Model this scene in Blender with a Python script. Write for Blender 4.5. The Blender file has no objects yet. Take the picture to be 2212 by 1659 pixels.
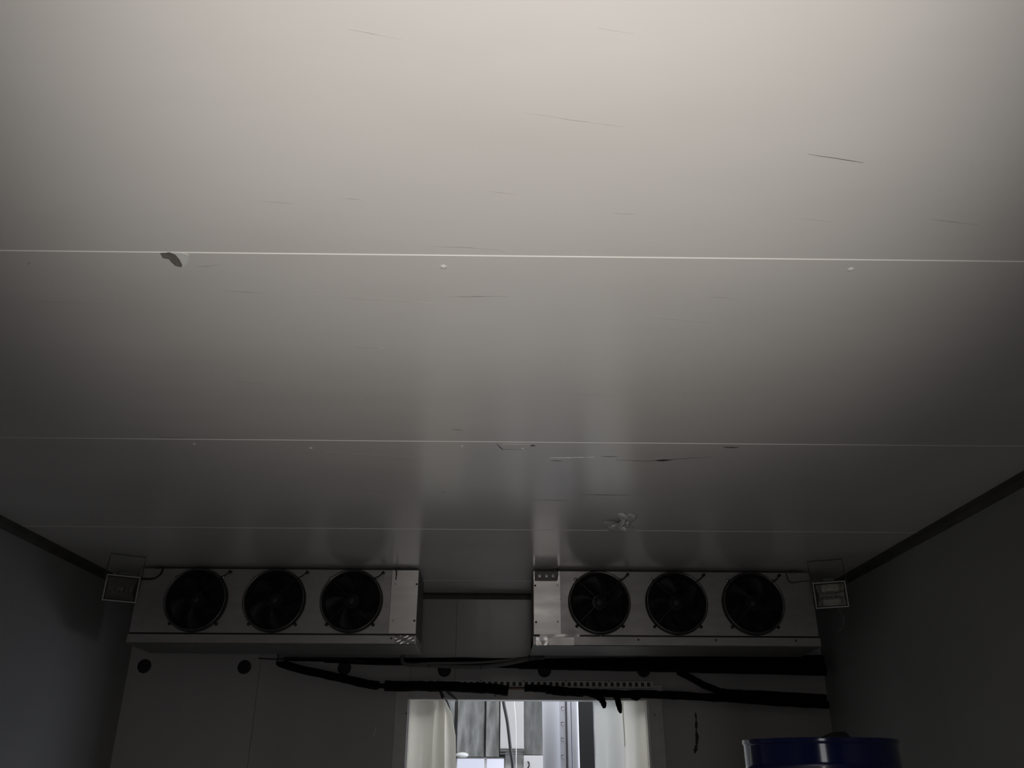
import bpy, math, random
from mathutils import Vector, Matrix, noise
random.seed(7)
sc = bpy.context.scene
COL = sc.collection
PI = math.pi

# ------------------------------------------------------------------ camera
PITCH, YAW, ROLL, FPX = 0.4334, 0.0118, 0.0042, 1823.0
CAMZ = 1.6
_f = Vector((math.sin(YAW)*math.cos(PITCH), math.cos(YAW)*math.cos(PITCH), math.sin(PITCH)))
_r0 = Vector((math.cos(YAW), -math.sin(YAW), 0)); _u0 = _r0.cross(_f)
_r = math.cos(ROLL)*_r0 + math.sin(ROLL)*_u0
_u = -math.sin(ROLL)*_r0 + math.cos(ROLL)*_u0
cam = bpy.data.cameras.new('camera'); camo = bpy.data.objects.new('camera', cam); COL.objects.link(camo)
camo.matrix_world = Matrix(((_r.x, _u.x, -_f.x, 0), (_r.y, _u.y, -_f.y, 0), (_r.z, _u.z, -_f.z, CAMZ), (0, 0, 0, 1)))
cam.sensor_fit = 'HORIZONTAL'; cam.sensor_width = 36; cam.lens = 36*FPX/2212; cam.clip_start = .02
sc.camera = camo

# ------------------------------------------------------------------ world, lights, exposure
w = bpy.data.worlds.new('world'); sc.world = w; w.use_nodes = True
bg = w.node_tree.nodes['Background']; bg.inputs[0].default_value = (.80, .84, 1, 1); bg.inputs[1].default_value = 1.0
def area(name, loc, rot, sx, sy, power, color, spread=PI):
    l = bpy.data.lights.new(name, 'AREA'); l.shape = 'RECTANGLE'; l.size = sx; l.size_y = sy
    l.energy = power; l.color = color; l.spread = spread
    o = bpy.data.objects.new(name, l); COL.objects.link(o); o.location = loc; o.rotation_euler = rot
    return o
area('daylight_rear_doorway', (.08, -.92, .98), (PI/2, 0, 0), .62, 1.9, 6, (1, .93, .86))   # the narrow doorway behind the camera
def spot(name, loc, tgt, size, power, color, radius):      # unseen spot added behind the camera for the ceiling falloff
    l = bpy.data.lights.new(name, 'SPOT'); l.energy = power; l.color = color; l.spot_size = math.radians(size); l.spot_blend = 1; l.shadow_soft_size = radius
    o = bpy.data.objects.new(name, l); COL.objects.link(o); o.location = loc
    o.rotation_euler = (Vector(tgt)-Vector(loc)).to_track_quat('-Z', 'Y').to_euler()
spot('added_ceiling_spot', (.10, -.40, 1.2), (.03, 1.24, 2.69), 61, 174, (1, .955, .905), .05)
area('daylight_hall_side', (2.55, 7.0, 1.9), (PI/2, 0, PI/2), 1.9, 1.7, 60, (.80, .86, 1))        # hall gate, right of the far door
area('hall_overhead_fill', (.1, 6.35, 3.15), (0, 0, 0), 2.2, .9, 42, (.93, .96, 1))  # unseen overhead fill, added to brighten the hall and the strips
sc.view_settings.view_transform = 'Standard'; sc.view_settings.look = 'None'
sc.view_settings.exposure = 0.0; sc.view_settings.gamma = 1; sc.view_settings.use_curve_mapping = False

# ------------------------------------------------------------------ measuring helpers: a sight line met with a real plane
def _ray(px, py): return _f + _r*((px-1106)/FPX) + _u*((829.5-py)/FPX)
def PY(px, py, Y): d = _ray(px, py); return d*(Y/d.y) + Vector((0, 0, CAMZ))
def PZ(px, py, Z): d = _ray(px, py); return d*((Z-CAMZ)/d.z) + Vector((0, 0, CAMZ))

# ------------------------------------------------------------------ materials
def mat(name, col, rough=.5, metal=0, spec=.5, noise_s=0, noise_a=0, bump=0, bump_s=40, coat=0, stretch=(1, 1, 1), rvar=0, coat_r=.1):
    m = bpy.data.materials.new(name); m.use_nodes = True; nt = m.node_tree; b = nt.nodes['Principled BSDF']
    b.inputs['Base Color'].default_value = (*col, 1); b.inputs['Roughness'].default_value = rough
    b.inputs['Metallic'].default_value = metal; b.inputs['Specular IOR Level'].default_value = spec
    b.inputs['Coat Weight'].default_value = coat; b.inputs['Coat Roughness'].default_value = coat_r
    tc = nt.nodes.new('ShaderNodeTexCoord'); mp = nt.nodes.new('ShaderNodeMapping'); mp.inputs['Scale'].default_value = stretch
    nt.links.new(tc.outputs['Object'], mp.inputs[0])
    if noise_a:
        n = nt.nodes.new('ShaderNodeTexNoise'); n.inputs['Scale'].default_value = noise_s; n.inputs['Detail'].default_value = 6
        nt.links.new(mp.outputs[0], n.inputs['Vector'])
        r = nt.nodes.new('ShaderNodeMapRange'); r.inputs[1].default_value = .3; r.inputs[2].default_value = .7
        r.inputs[3].default_value = 1-noise_a; r.inputs[4].default_value = 1+noise_a*.4
        nt.links.new(n.outputs[0], r.inputs[0])
        mx = nt.nodes.new('ShaderNodeVectorMath'); mx.operation = 'SCALE'; mx.inputs[0].default_value = col
        nt.links.new(r.outputs[0], mx.inputs['Scale']); nt.links.new(mx.outputs[0], b.inputs['Base Color'])
        if rvar:
            r2 = nt.nodes.new('ShaderNodeMapRange'); r2.inputs[1].default_value = .3; r2.inputs[2].default_value = .7
            r2.inputs[3].default_value = rough+rvar; r2.inputs[4].default_value = max(.02, rough-rvar)
            nt.links.new(n.outputs[0], r2.inputs[0]); nt.links.new(r2.outputs[0], b.inputs['Roughness'])
    if bump:
        n = nt.nodes.new('ShaderNodeTexNoise'); n.inputs['Scale'].default_value = bump_s; n.inputs['Detail'].default_value = 4
        nt.links.new(mp.outputs[0], n.inputs['Vector'])
        bp = nt.nodes.new('ShaderNodeBump'); bp.inputs['Strength'].default_value = bump; bp.inputs['Distance'].default_value = .01
        nt.links.new(n.outputs[0], bp.inputs['Height']); nt.links.new(bp.outputs[0], b.inputs['Normal'])
    return m
M = {
 'ceil': mat('coated_ceiling_panel', (.76, .735, .705), .19, spec=.5, noise_s=1.4, noise_a=.05, bump=.03, bump_s=5, stretch=(1, 2.2, 1)),
 'edge': mat('bare_panel_edge', (.88, .86, .83), .35),
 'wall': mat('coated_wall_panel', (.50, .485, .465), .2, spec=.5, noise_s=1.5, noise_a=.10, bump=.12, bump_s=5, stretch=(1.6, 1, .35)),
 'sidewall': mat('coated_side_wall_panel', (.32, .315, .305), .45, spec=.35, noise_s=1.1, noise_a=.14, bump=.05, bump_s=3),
 'trim': mat('dark_corner_profile', (.09, .086, .075), .6, noise_s=9, noise_a=.3),  # dark profile along the ceiling corners
 'floor': mat('grey_concrete_floor', (.25, .245, .235), .6, noise_s=3, noise_a=.25, bump=.2, bump_s=30),
 'sheet': mat('dull_galvanised_sheet', (.54, .52, .50), .42, metal=.75, noise_s=9, noise_a=.14, stretch=(1, 1, 2.5), rvar=.08),
 'sheetlit': mat('sheet_coloured_as_lit', (.95, .91, .87), .36, metal=.7, noise_s=5, noise_a=.14, stretch=(.5, 1, 3), rvar=.1),  # paler copy of the sheet metal, light on it put into the colour
 'dark_sheet': mat('dull_dark_sheet', (.20, .19, .18), .5, metal=.5, noise_s=6, noise_a=.15),
 'foil': mat('crumpled_bright_foil', (.96, .94, .91), .33, metal=1),
 'ring': mat('black_painted_ring', (.035, .034, .033), .32, spec=.5),
 'rimlip': mat('bare_ring_lip', (.27, .26, .25), .22, metal=.9),
 'wire': mat('dark_guard_wire', (.10, .095, .09), .4, metal=.7),
 'blade': mat('black_fan_blade', (.014, .013, .012), .5),
 'black': mat('black_plastic', (.012, .012, .012), .5),
 'fin': mat('dark_coil_fins', (.018, .018, .018), .6, metal=.3),
 'foam': mat('black_foam_insulation', (.0045, .0042, .004), .9, spec=.12, noise_s=30, noise_a=.3, bump=.5, bump_s=60),
 'screw': mat('dark_screw_head', (.06, .055, .05), .4, metal=.6),
 'bright_screw': mat('bright_screw_head', (.6, .58, .55), .25, metal=1),
 'copper': mat('bare_copper_pipe', (.10, .06, .045), .35, metal=1),
 'cable': mat('grey_cable_sheath', (.13, .125, .12), .5),
 'white_wire': mat('white_wire_sheath', (.8, .8, .78), .4),
 'plug': mat('black_rubber_plug', (.022, .020, .019), .7, noise_s=40, noise_a=.3),
 'frame': mat('pale_door_frame_sheet', (.66, .64, .61), .35, spec=.5, noise_s=6, noise_a=.18, bump=.08, bump_s=8),
 'stain': mat('dirt_in_scratch', (.22, .205, .19), .6, noise_s=60, noise_a=.4),
 'faint': mat('faint_scuff', (.56, .53, .50), .19, noise_s=40, noise_a=.2),
 'soot': mat('black_drip', (.03, .027, .02), .7),
 'gouge': mat('bare_core_gouge', (.20, .19, .165), .8, noise_s=80, noise_a=.3),
 'filler': mat('pale_filler_patch', (.82, .83, .80), .5),
 'blue': mat('blue_drum_enamel', (.006, .012, .085), .13, spec=.6, coat=.4, coat_r=.05, noise_s=3, noise_a=.1),
 'lamp': mat('grey_cast_lamp_body', (.10, .10, .095), .5, metal=.3),
 'lamprim': mat('pale_lamp_rim', (.46, .47, .44), .4, metal=.4),
 'reflector': mat('dimpled_reflector', (.75, .74, .70), .22, metal=1, bump=.25, bump_s=120),
 'matte_reflector': mat('matte_reflector', (.5, .5, .48), .6, noise_s=20, noise_a=.3),  # matte grey reflector of the left floodlight
 'tube': mat('halogen_tube_glass', (.9, .9, .88), .08, spec=.9),
 'concrete': mat('stained_hall_render', (.27, .275, .262), .8, noise_s=6, noise_a=.6, bump=.4, bump_s=25, stretch=(3, 3, .7)),
 'concrete_dark': mat('dark_hall_render', (.15, .152, .142), .85, noise_s=7, noise_a=.5, bump=.4, bump_s=25, stretch=(3, 3, .7)),
 'plaster': mat('smooth_hall_plaster', (.55, .54, .525), .6, noise_s=2, noise_a=.08),
 'white_door': mat('white_leaf_coating', (.82, .84, .90), .35, spec=.5, noise_s=3, noise_a=.05),
 'gasket': mat('dark_rubber_gasket', (.10, .10, .11), .5),
 'post': mat('dark_steel_post', (.022, .022, .022), .55),
 'box': mat('pale_wall_box', (.62, .61, .6), .45),
}
def glass_mat():
    m = bpy.data.materials.new('lamp_front_glass'); m.use_nodes = True; nt = m.node_tree; nt.nodes.remove(nt.nodes['Principled BSDF'])
    out = nt.nodes['Material Output']; t = nt.nodes.new('ShaderNodeBsdfTransparent'); t.inputs[0].default_value = (.8, .8, .78, 1)
    g = nt.nodes.new('ShaderNodeBsdfGlossy'); g.inputs['Roughness'].default_value = .1
    x = nt.nodes.new('ShaderNodeMixShader'); x.inputs[0].default_value = .12
    nt.links.new(t.outputs[0], x.inputs[1]); nt.links.new(g.outputs[0], x.inputs[2]); nt.links.new(x.outputs[0], out.inputs[0]); return m
M['glass'] = glass_mat(); M['pane'] = glass_mat(); M['pane'].name = 'window_glass'; M['pane'].node_tree.nodes['Mix Shader'].inputs[0].default_value = .05; M['pane'].node_tree.nodes['Transparent BSDF'].inputs[0].default_value = (.95, .95, .96, 1)
def strip_mat(name, col, trans):
    m = bpy.data.materials.new(name); m.use_nodes = True; nt = m.node_tree; nt.nodes.remove(nt.nodes['Principled BSDF'])
    out = nt.nodes['Material Output']
    t = nt.nodes.new('ShaderNodeBsdfTransparent'); t.inputs[0].default_value = (.85, .84, .80, 1)
    tl = nt.nodes.new('ShaderNodeBsdfTranslucent'); tl.inputs[0].default_value = (*col, 1)
    df = nt.nodes.new('ShaderNodeBsdfDiffuse'); df.inputs[0].default_value = (*col, 1)
    g = nt.nodes.new('ShaderNodeBsdfGlossy'); g.inputs['Roughness'].default_value = .18
    tc = nt.nodes.new('ShaderNodeTexCoord'); mp = nt.nodes.new('ShaderNodeMapping'); mp.inputs['Scale'].default_value = (2, 2, .8)
    n = nt.nodes.new('ShaderNodeTexNoise'); n.inputs['Scale'].default_value = 5; n.inputs['Detail'].default_value = 5
    nt.links.new(tc.outputs['Object'], mp.inputs[0]); nt.links.new(mp.outputs[0], n.inputs['Vector'])
    r = nt.nodes.new('ShaderNodeMapRange'); r.inputs[1].default_value = .3; r.inputs[2].default_value = .7
    r.inputs[3].default_value = trans*.6; r.inputs[4].default_value = trans*1.4; nt.links.new(n.outputs[0], r.inputs[0])
    a = nt.nodes.new('ShaderNodeMixShader'); a.inputs[0].default_value = .2
    nt.links.new(tl.outputs[0], a.inputs[1]); nt.links.new(df.outputs[0], a.inputs[2])
    b = nt.nodes.new('ShaderNodeMixShader'); nt.links.new(r.outputs[0], b.inputs[0])
    nt.links.new(a.outputs[0], b.inputs[1]); nt.links.new(t.outputs[0], b.inputs[2])
    c = nt.nodes.new('ShaderNodeMixShader'); c.inputs[0].default_value = .06
    nt.links.new(b.outputs[0], c.inputs[1]); nt.links.new(g.outputs[0], c.inputs[2]); nt.links.new(c.outputs[0], out.inputs[0])
    return m
M['strip'] = strip_mat('cloudy_plastic_strip', (.88, .86, .80), .10)
M['strip_grey'] = strip_mat('grey_cloudy_plastic_strip', (.76, .76, .725), .10)

# ------------------------------------------------------------------ mesh helpers
class MB:
    def __init__(s): s.v = []; s.f = []; s.sm = []
    def add(s, vs, fs, smooth=False):
        o = len(s.v); s.v += [Vector(p) for p in vs]; s.f += [tuple(i+o for i in f) for f in fs]; s.sm += [smooth]*len(fs); return s
    def box(s, a, b, bev=0, R=None, o=None):
        x0, y0, z0 = a; x1, y1, z1 = b
        if bev == 0:
            vs = [(x, y, z) for x in (x0, x1) for y in (y0, y1) for z in (z0, z1)]
            fs = [(0, 1, 3, 2), (4, 6, 7, 5), (0, 4, 5, 1), (2, 3, 7, 6), (0, 2, 6, 4), (1, 5, 7, 3)]
        else:
            c = [(x, y, z) for x in (x0, x1) for y in (y0, y1) for z in (z0, z1)]; vs = []; idx = {}
            for i, p in enumerate(c):
                sg = [1 if p[k] == (x0, y0, z0)[k] else -1 for k in range(3)]
                for ax in range(3):
                    q = list(p)
                    for k in range(3):
                        if k != ax: q[k] += sg[k]*bev
                    idx[(i, ax)] = len(vs); vs.append(tuple(q))
            fs = [tuple(idx[(i, ax)] for i in f) for f, ax in (((0, 1, 3, 2), 0), ((4, 6, 7, 5), 0), ((0, 4, 5, 1), 1), ((2, 3, 7, 6), 1), ((0, 2, 6, 4), 2), ((1, 5, 7, 3), 2))]
            for i, j, ax in ((0, 4, 0), (1, 5, 0), (2, 6, 0), (3, 7, 0), (0, 2, 1), (1, 3, 1), (4, 6, 1), (5, 7, 1), (0, 1, 2), (2, 3, 2), (4, 5, 2), (6, 7, 2)):
                a1, a2 = [k for k in range(3) if k != ax]; fs.append((idx[(i, a1)], idx[(j, a1)], idx[(j, a2)], idx[(i, a2)]))
            for i in range(8): fs.append((idx[(i, 0)], idx[(i, 1)], idx[(i, 2)]))
        if R is not None: vs = [R @ (Vector(p)) for p in vs]
        if o is not None: vs = [Vector(p)+Vector(o) for p in vs]
        return s.add(vs, fs)
    def tube(s, path, r, seg=10, jit=0, caps=True):
        P = [Vector(p) for p in path]; n = len(P); vs = []; up = None
        rr = r if isinstance(r, (list, tuple)) else [r]*n
        for i, p in enumerate(P):
            t = (P[min(i+1, n-1)]-P[max(i-1, 0)]).normalized()
            if up is None: up = Vector((0, 0, 1)) if abs(t.z) < .9 else Vector((1, 0, 0))
            a = t.cross(up).normalized(); b = a.cross(t).normalized(); up = b
            for k in range(seg):
                an = 2*PI*k/seg; q = rr[i]*(1+(random.uniform(-jit, jit) if jit else 0))
                vs.append(p + (a*math.cos(an)+b*math.sin(an))*q)
        fs = [(i*seg+k, i*seg+(k+1) % seg, (i+1)*seg+(k+1) % seg, (i+1)*seg+k) for i in range(n-1) for k in range(seg)]
        s.add(vs, fs, True)
        if caps: o = len(s.v)-len(vs); s.f += [tuple(o+k for k in range(seg))[::-1], tuple(o+(n-1)*seg+k for k in range(seg))]; s.sm += [False]*2
        return s
    def lathe(s, prof, c=(0, 0, 0), axis='y', seg=32, smooth=True):     # prof: (radius, along)
        c = Vector(c); vs = []
        for r, h in prof:
            for k in range(seg):
                an = 2*PI*k/seg; a, b = r*math.cos(an), r*math.sin(an)
                vs.append(c + (Vector((a, h, b)) if axis == 'y' else Vector((a, b, h)) if axis == 'z' else Vector((h, a, b))))
        n = len(prof); fs = [(i*seg+k, i*seg+(k+1) % seg, (i+1)*seg+(k+1) % seg, (i+1)*seg+k) for i in range(n-1) for k in range(seg)]
        s.add(vs, fs, smooth); o = len(s.v)-len(vs)
        for i, rev in ((0, True), (n-1, False)):
            if prof[i][0] > 1e-6 and (prof[i][0] != prof[(i+n-1) % n][0] or True) and not getattr(s, 'open', False):
                t = tuple(o+i*seg+k for k in range(seg)); s.f.append(t[::-1] if rev else t); s.sm.append(False)
        return s
    def torus(s, R, r, c, seg=36, sub=6):                              # in the xz plane
        c = Vector(c); vs = [c+Vector(((R+r*math.cos(b))*math.cos(a), r*math.sin(b), (R+r*math.cos(b))*math.sin(a)))
              for a in (2*PI*i/seg for i in range(seg)) for b in (2*PI*j/sub for j in range(sub))]
        fs = [(i*sub+j, ((i+1) % seg)*sub+j, ((i+1) % seg)*sub+(j+1) % sub, i*sub+(j+1) % sub) for i in range(seg) for j in range(sub)]
        return s.add(vs, fs, True)
    def build(s, name, m, parent=None, origin=None, sharp=True):
        o = Vector(origin) if origin is not None else Vector((0, 0, 0))
        me = bpy.data.meshes.new(name); me.from_pydata([tuple(p-o) for p in s.v], [], s.f)
        me.polygons.foreach_set('use_smooth', s.sm); me.update()
        import bmesh
        bm = bmesh.new(); bm.from_mesh(me); bmesh.ops.recalc_face_normals(bm, faces=bm.faces[:]); bm.to_mesh(me); bm.free()
        if any(s.sm): me.set_sharp_from_angle(angle=math.radians(50))
        me.materials.append(M[m]); ob = bpy.data.objects.new(name, me); COL.objects.link(ob)
        if parent is not None: ob.parent = parent
        else: ob.location = o
        return ob
def tag(o, label=None, cat=None, group=None, kind=None):
    if label: o['label'] = label
    if cat: o['category'] = cat
    if group: o['group'] = group
    if kind: o['kind'] = kind
    return o
def thing(name, loc, label, cat, group=None):
    o = bpy.data.objects.new(name, None); COL.objects.link(o); o.location = loc; o.empty_display_size = .05
    return tag(o, label, cat, group)
def setting(name, label=None):
    o = bpy.data.objects.new(name, None); COL.objects.link(o); return tag(o, label, None, None, 'structure')
def copy_tree(o, parent=None):
    c = o.copy(); COL.objects.link(c)
    if parent is not None: c.parent = parent
    for ch in list(o.children): copy_tree(ch, c)
    return c

# ------------------------------------------------------------------ the setting
XL, XR, YB, YF, ZC = -2.376, 2.084, 5.686, -1.0, 2.69
DX0, DX1, DZ = -.573, .929, 2.032                      # far doorway
s0, pw = 1.648, 1.204
# ceiling of wide coated panels, every joint a real groove with a chamfered bare edge
ceiling = setting('ceiling', 'glossy grey white ceiling of wide coated panels with thin bright joints')
edges = [YF-.15] + [s0+pw*k for k in range(-2, 4)] + [YB+.02]
ch = .0035
for i in range(len(edges)-1):
    a, b = edges[i], edges[i+1]
    c1 = ch if i else 0; dz = .0035 if i else 0
    # underside is z=ZC; the panel's near edge carries a chamfer that faces the doorway light
    prof = [(a+.0005, ZC+.08), (a+.0005, ZC+c1*1.0), (a+.0005+c1*.9, ZC), (b-.0012, ZC), (b-.0005, ZC+.0008), (b-.0005, ZC+.08)]
    n = len(prof); x0, x1 = XL-.05, XR+.05
    vs = [(x0, y, z) for y, z in prof]+[(x1, y, z) for y, z in prof]
    fs = [(k, (k+1) % n, n+(k+1) % n, n+k) for k in range(n)]+[tuple(range(n))[::-1], tuple(range(n, 2*n))]
    MB().add(vs, fs).build('ceiling_panel', 'ceil', ceiling)
    if i:
        lip = [(a+.0003, ZC+.012), (a-.0002, ZC-.0004), (a+.0014, ZC-.0016), (a+.0022, ZC-.0001), (a+.002, ZC+.0015)]
        n = len(lip); vs = [(x0, y, z) for y, z in lip]+[(x1, y, z) for y, z in lip]
        fs = [(k, (k+1) % n, n+(k+1) % n, n+k) for k in range(n)]+[tuple(range(n))[::-1], tuple(range(n, 2*n))]
        MB().add(vs, fs).build('joint_edge', 'edge', ceiling)
# scuffs and damage on the ceiling: thin marks with a shape of their own
def ceil_mark(pts, wpx, m='faint', name='scuff_mark'):
    P = [PZ(x, y, ZC) for x, y in pts]; fine = []
    for a, b in zip(P, P[1:]):
        k = max(2, int((b-a).length/.03))
        fine += [a.lerp(b, t/k) for t in range(k)]
    fine.append(P[-1]); n = len(fine); vs = []
    d = (P[-1]-P[0]).normalized(); nrm = Vector((-d.y, d.x, 0))
    for i, p in enumerate(fine):
        t = i/(n-1); hw = wpx/2*.0012*(math.sin(PI*min(max(t, .03), .97))**.5)*random.uniform(.55, 1.25)
        off = nrm*random.uniform(-1, 1)*.0008
        vs += [p+nrm*hw+off+Vector((0, 0, -.0002)), p-nrm*hw+off+Vector((0, 0, -.0002))]
    fs = [(2*i, 2*i+1, 2*i+3, 2*i+2) for i in range(n-1)]
    vs2 = vs+[v+Vector((0, 0, .0012)) for v in vs]; m2 = len(vs)
    fs2 = fs+[tuple(q+m2 for q in f)[::-1] for f in fs]+[(2*i, 2*i+2, 2*i+2+m2, 2*i+m2) for i in range(n-1)]+[(2*i+1, 2*i+1+m2, 2*i+3+m2, 2*i+3) for i in range(n-1)]
    MB().add(vs2, fs2).build(name, m, ceiling)
for pts, wd, m in [([(745, 62), (800, 72), (875, 86)], 1.6, 'faint'), ([(1120, 240), (1230, 258), (1350, 275)], 1.3, 'faint'),
    ([(1745, 333), (1800, 341), (1865, 352)], 2, 'stain'), ([(1040, 411), (1120, 421)], 1.6, 'faint'), ([(735, 427), (790, 432)], 1.6, 'faint'),
    ([(560, 433), (630, 440)], 2, 'faint'), ([(1720, 470), (1800, 480)], 2, 'faint'), ([(2005, 473), (2115, 486)], 2, 'faint'),
    ([(900, 531), (1000, 534), (1080, 540), (1094, 549)], 2, 'faint'), ([(670, 635), (790, 646), (940, 655)], 1.8, 'faint'),
    ([(958, 639), (1000, 641), (1050, 640), (1098, 639)], 5, 'faint'), ([(1395, 683), (1470, 692), (1555, 700)], 2.4, 'faint'),
    ([(1065, 661), (1130, 665)], 2, 'faint'), ([(470, 628), (570, 632)], 2.5, 'faint'), ([(1500, 640), (1620, 645)], 2, 'faint'),
    ([(760, 748), (830, 753)], 3, 'faint'), ([(1325, 460), (1372, 463)], 2.5, 'faint'), ([(500, 823), (590, 829)], 3, 'faint'),
    ([(410, 577), (440, 575), (480, 571)], 2, 'faint'), ([(60, 650), (250, 657)], 2, 'faint'), ([(1240, 850), (1330, 856)], 3, 'faint'),
    ([(975, 927), (1000, 929)], 4, 'stain'), ([(1190, 995), (1215, 996)], 8, 'stain'), ([(1300, 986), (1335, 986)], 7, 'stain'),
    ([(1330, 994), (1400, 996), (1470, 991), (1538, 987)], 6, 'stain'), ([(1415, 995), (1450, 994)], 22, 'stain'),
    ([(1562, 966), (1596, 967)], 20, 'gouge'), ([(1072, 958), (1080, 966), (1086, 971), (1130, 971)], 5, 'stain'), ([(1144, 962), (1157, 963)], 12, 'stain'),
    ([(340, 944), (400, 946)], 4, 'stain'), ([(1255, 1068), (1360, 1070)], 6, 'stain'), ([(1150, 1080), (1230, 1081)], 5, 'stain'), ([(1290, 60), (1370, 72)], 1.2, 'faint'),
    ([(60, 572), (64, 566)], 5, 'faint'), ([(780, 1060), (900, 1062)], 5, 'faint'), ([(700, 975), (930, 992)], 2.5, 'faint')]:
    ceil_mark(pts, wd, m)
ceil_mark([(1188, 989), (1225, 989), (1262, 988)], 4, 'foil', 'shiny_tear'); ceil_mark([(1266, 988), (1284, 987.5)], 4, 'foil', 'shiny_tear')
def ceil_blob(pts, m, name, drop=.0012):
    P = [PZ(x, y, ZC) for x, y in pts]; n = len(P)
    MB().add([p+Vector((0, 0, -drop)) for p in P]+[p+Vector((0, 0, .001)) for p in P],
             [tuple(range(n)), tuple(range(n, 2*n))[::-1]]+[(k, (k+1) % n, n+(k+1) % n, n+k) for k in range(n)]).build(name, m, ceiling)
ceil_blob([(352, 544), (384, 544), (408, 550), (406, 566), (396, 575), (388, 573), (372, 566)], 'filler', 'filler_patch', .0008)
ceil_blob([(346, 547), (354, 544), (363, 549), (368, 560), (352, 557)], 'stain', 'gouge_shadow', .001)  # shadow beside the gouge, painted with the scratch dirt colour
ceil_blob([(356, 545), (367, 544), (379, 549), (388, 560), (394, 572), (391, 576), (379, 573), (368, 563)], 'gouge', 'gouge', .0018)
ceil_blob([(1086, 959), (1147, 960), (1140, 968), (1088, 970)], 'filler', 'filler_patch', .0006)
ceil_blob([(952, 1062), (962, 1062), (962, 1064), (952, 1064)], 'faint', 'scuff_mark', .0006)
for x, y, r in ((958, 576.5, .0062), (1838, 582, .0062)):
    p = PZ(x, y, ZC); MB().lathe([(r*1.4, .001), (r*1.3, -.0008), (r*.9, -.0022), (r*.3, -.0026), (r*.2, -.0014)], p, 'z', 16).build('screw_head', 'ceil', ceiling)
for x, y in ((420, 959), (998, 964), (1129, 969), (672, 968)):
    p = PZ(x, y, ZC); MB().lathe([(.006, .001), (.005, -.003), (.001, -.004)], p, 'z', 10).build('screw_head', 'ceil', ceiling)
# crumpled torn tape on the ceiling above the right cooler
mb = MB(); N = 9; g = []
for j in range(N):
    for i in range(N):
        p = PZ(1308+i*62/(N-1)+random.uniform(-3, 3)+(8*math.sin(j)), 1108+j*42/(N-1)+random.uniform(-2, 2), ZC)
        g.append(p+Vector((0, 0, -.002-.022*random.random()*math.sin(PI*i/(N-1))*math.sin(PI*j/(N-1)))))
mb.add(g, [(j*N+i, j*N+i+1, (j+1)*N+i+1, (j+1)*N+i) for j in range(N-1) for i in range(N-1) if not ((i < 3 and j < 3) or (i > 5 and j > 6))])
torn = mb.build('torn_tape', 'ceil', ceiling)

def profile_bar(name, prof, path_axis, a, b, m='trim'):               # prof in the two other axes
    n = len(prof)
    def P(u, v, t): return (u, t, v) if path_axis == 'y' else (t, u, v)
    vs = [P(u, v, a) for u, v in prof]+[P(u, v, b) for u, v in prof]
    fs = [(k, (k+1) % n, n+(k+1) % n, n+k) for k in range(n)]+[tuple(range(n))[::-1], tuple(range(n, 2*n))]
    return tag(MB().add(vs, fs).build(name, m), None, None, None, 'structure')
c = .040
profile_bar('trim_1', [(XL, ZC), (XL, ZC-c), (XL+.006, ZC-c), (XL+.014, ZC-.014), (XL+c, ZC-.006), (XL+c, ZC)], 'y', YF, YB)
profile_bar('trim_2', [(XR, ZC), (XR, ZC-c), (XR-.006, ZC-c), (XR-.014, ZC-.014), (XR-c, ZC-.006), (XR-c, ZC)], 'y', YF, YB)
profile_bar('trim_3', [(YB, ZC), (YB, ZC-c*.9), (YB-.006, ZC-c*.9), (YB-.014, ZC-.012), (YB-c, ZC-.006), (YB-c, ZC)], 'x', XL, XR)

# far wall: coated panels around the doorway, 2 mm joints
wall_back = setting('wall_back', 'grey coated far wall with doorway, coolers and row of round plugs')
joints = [XL-.02, -1.54, -.29, .93+.02, XR+.02]
def wpan(x0, x1, z0, z1): MB().box((x0+.0008, YB, z0), (x1-.0008, YB+.12, z1), .0015).build('wall_panel', 'wall', wall_back)
wpan(joints[0], -1.54, 0, ZC); wpan(-1.54, DX0, 0, ZC)
wpan(DX0, -.29, DZ, ZC); wpan(-.29, DX1, DZ, ZC); wpan(DX1, XR+.02, 0, ZC)
MB().box((XL, YB+.01, DZ+.01), (XR, YB+.11, ZC+.08)).build('panel_core', 'dark_sheet', wall_back)
def wall_mark(pts, wd, m, name):
    P = [PY(x, y, YB) for x, y in pts]; fine = []
    for a, b in zip(P, P[1:]):
        k = max(2, int((b-a).length/.008)); fine += [a.lerp(b, t/k) for t in range(k)]
    fine.append(P[-1]); n = len(fine)
    wds = [wd*random.uniform(.25, 1)*(.5+.8*i/n) for i in range(n)]; vs = []
    for p, q in zip(fine, wds): vs += [p+Vector((q, -.0012, 0)), p+Vector((-q, -.0012, 0)), p+Vector((q, .001, 0)), p+Vector((-q, .001, 0))]
    fs = []
    for i in range(n-1): a = 4*i; fs += [(a, a+1, a+5, a+4), (a, a+4, a+6, a+2), (a+1, a+3, a+7, a+5)]
    MB().add(vs, fs).build(name, m, wall_back)
wall_mark([(1502, 1537), (1504, 1555), (1504, 1580), (1506, 1592), (1505, 1606), (1501, 1627)], .012, 'soot', 'drip_stain')
wall_mark([(812, 1570), (810, 1582), (807, 1591)], .0035, 'filler', 'scratch')
wall_mark([(1000, 1246+60), (1001, 1312)], .002, 'soot', 'speck')
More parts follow.
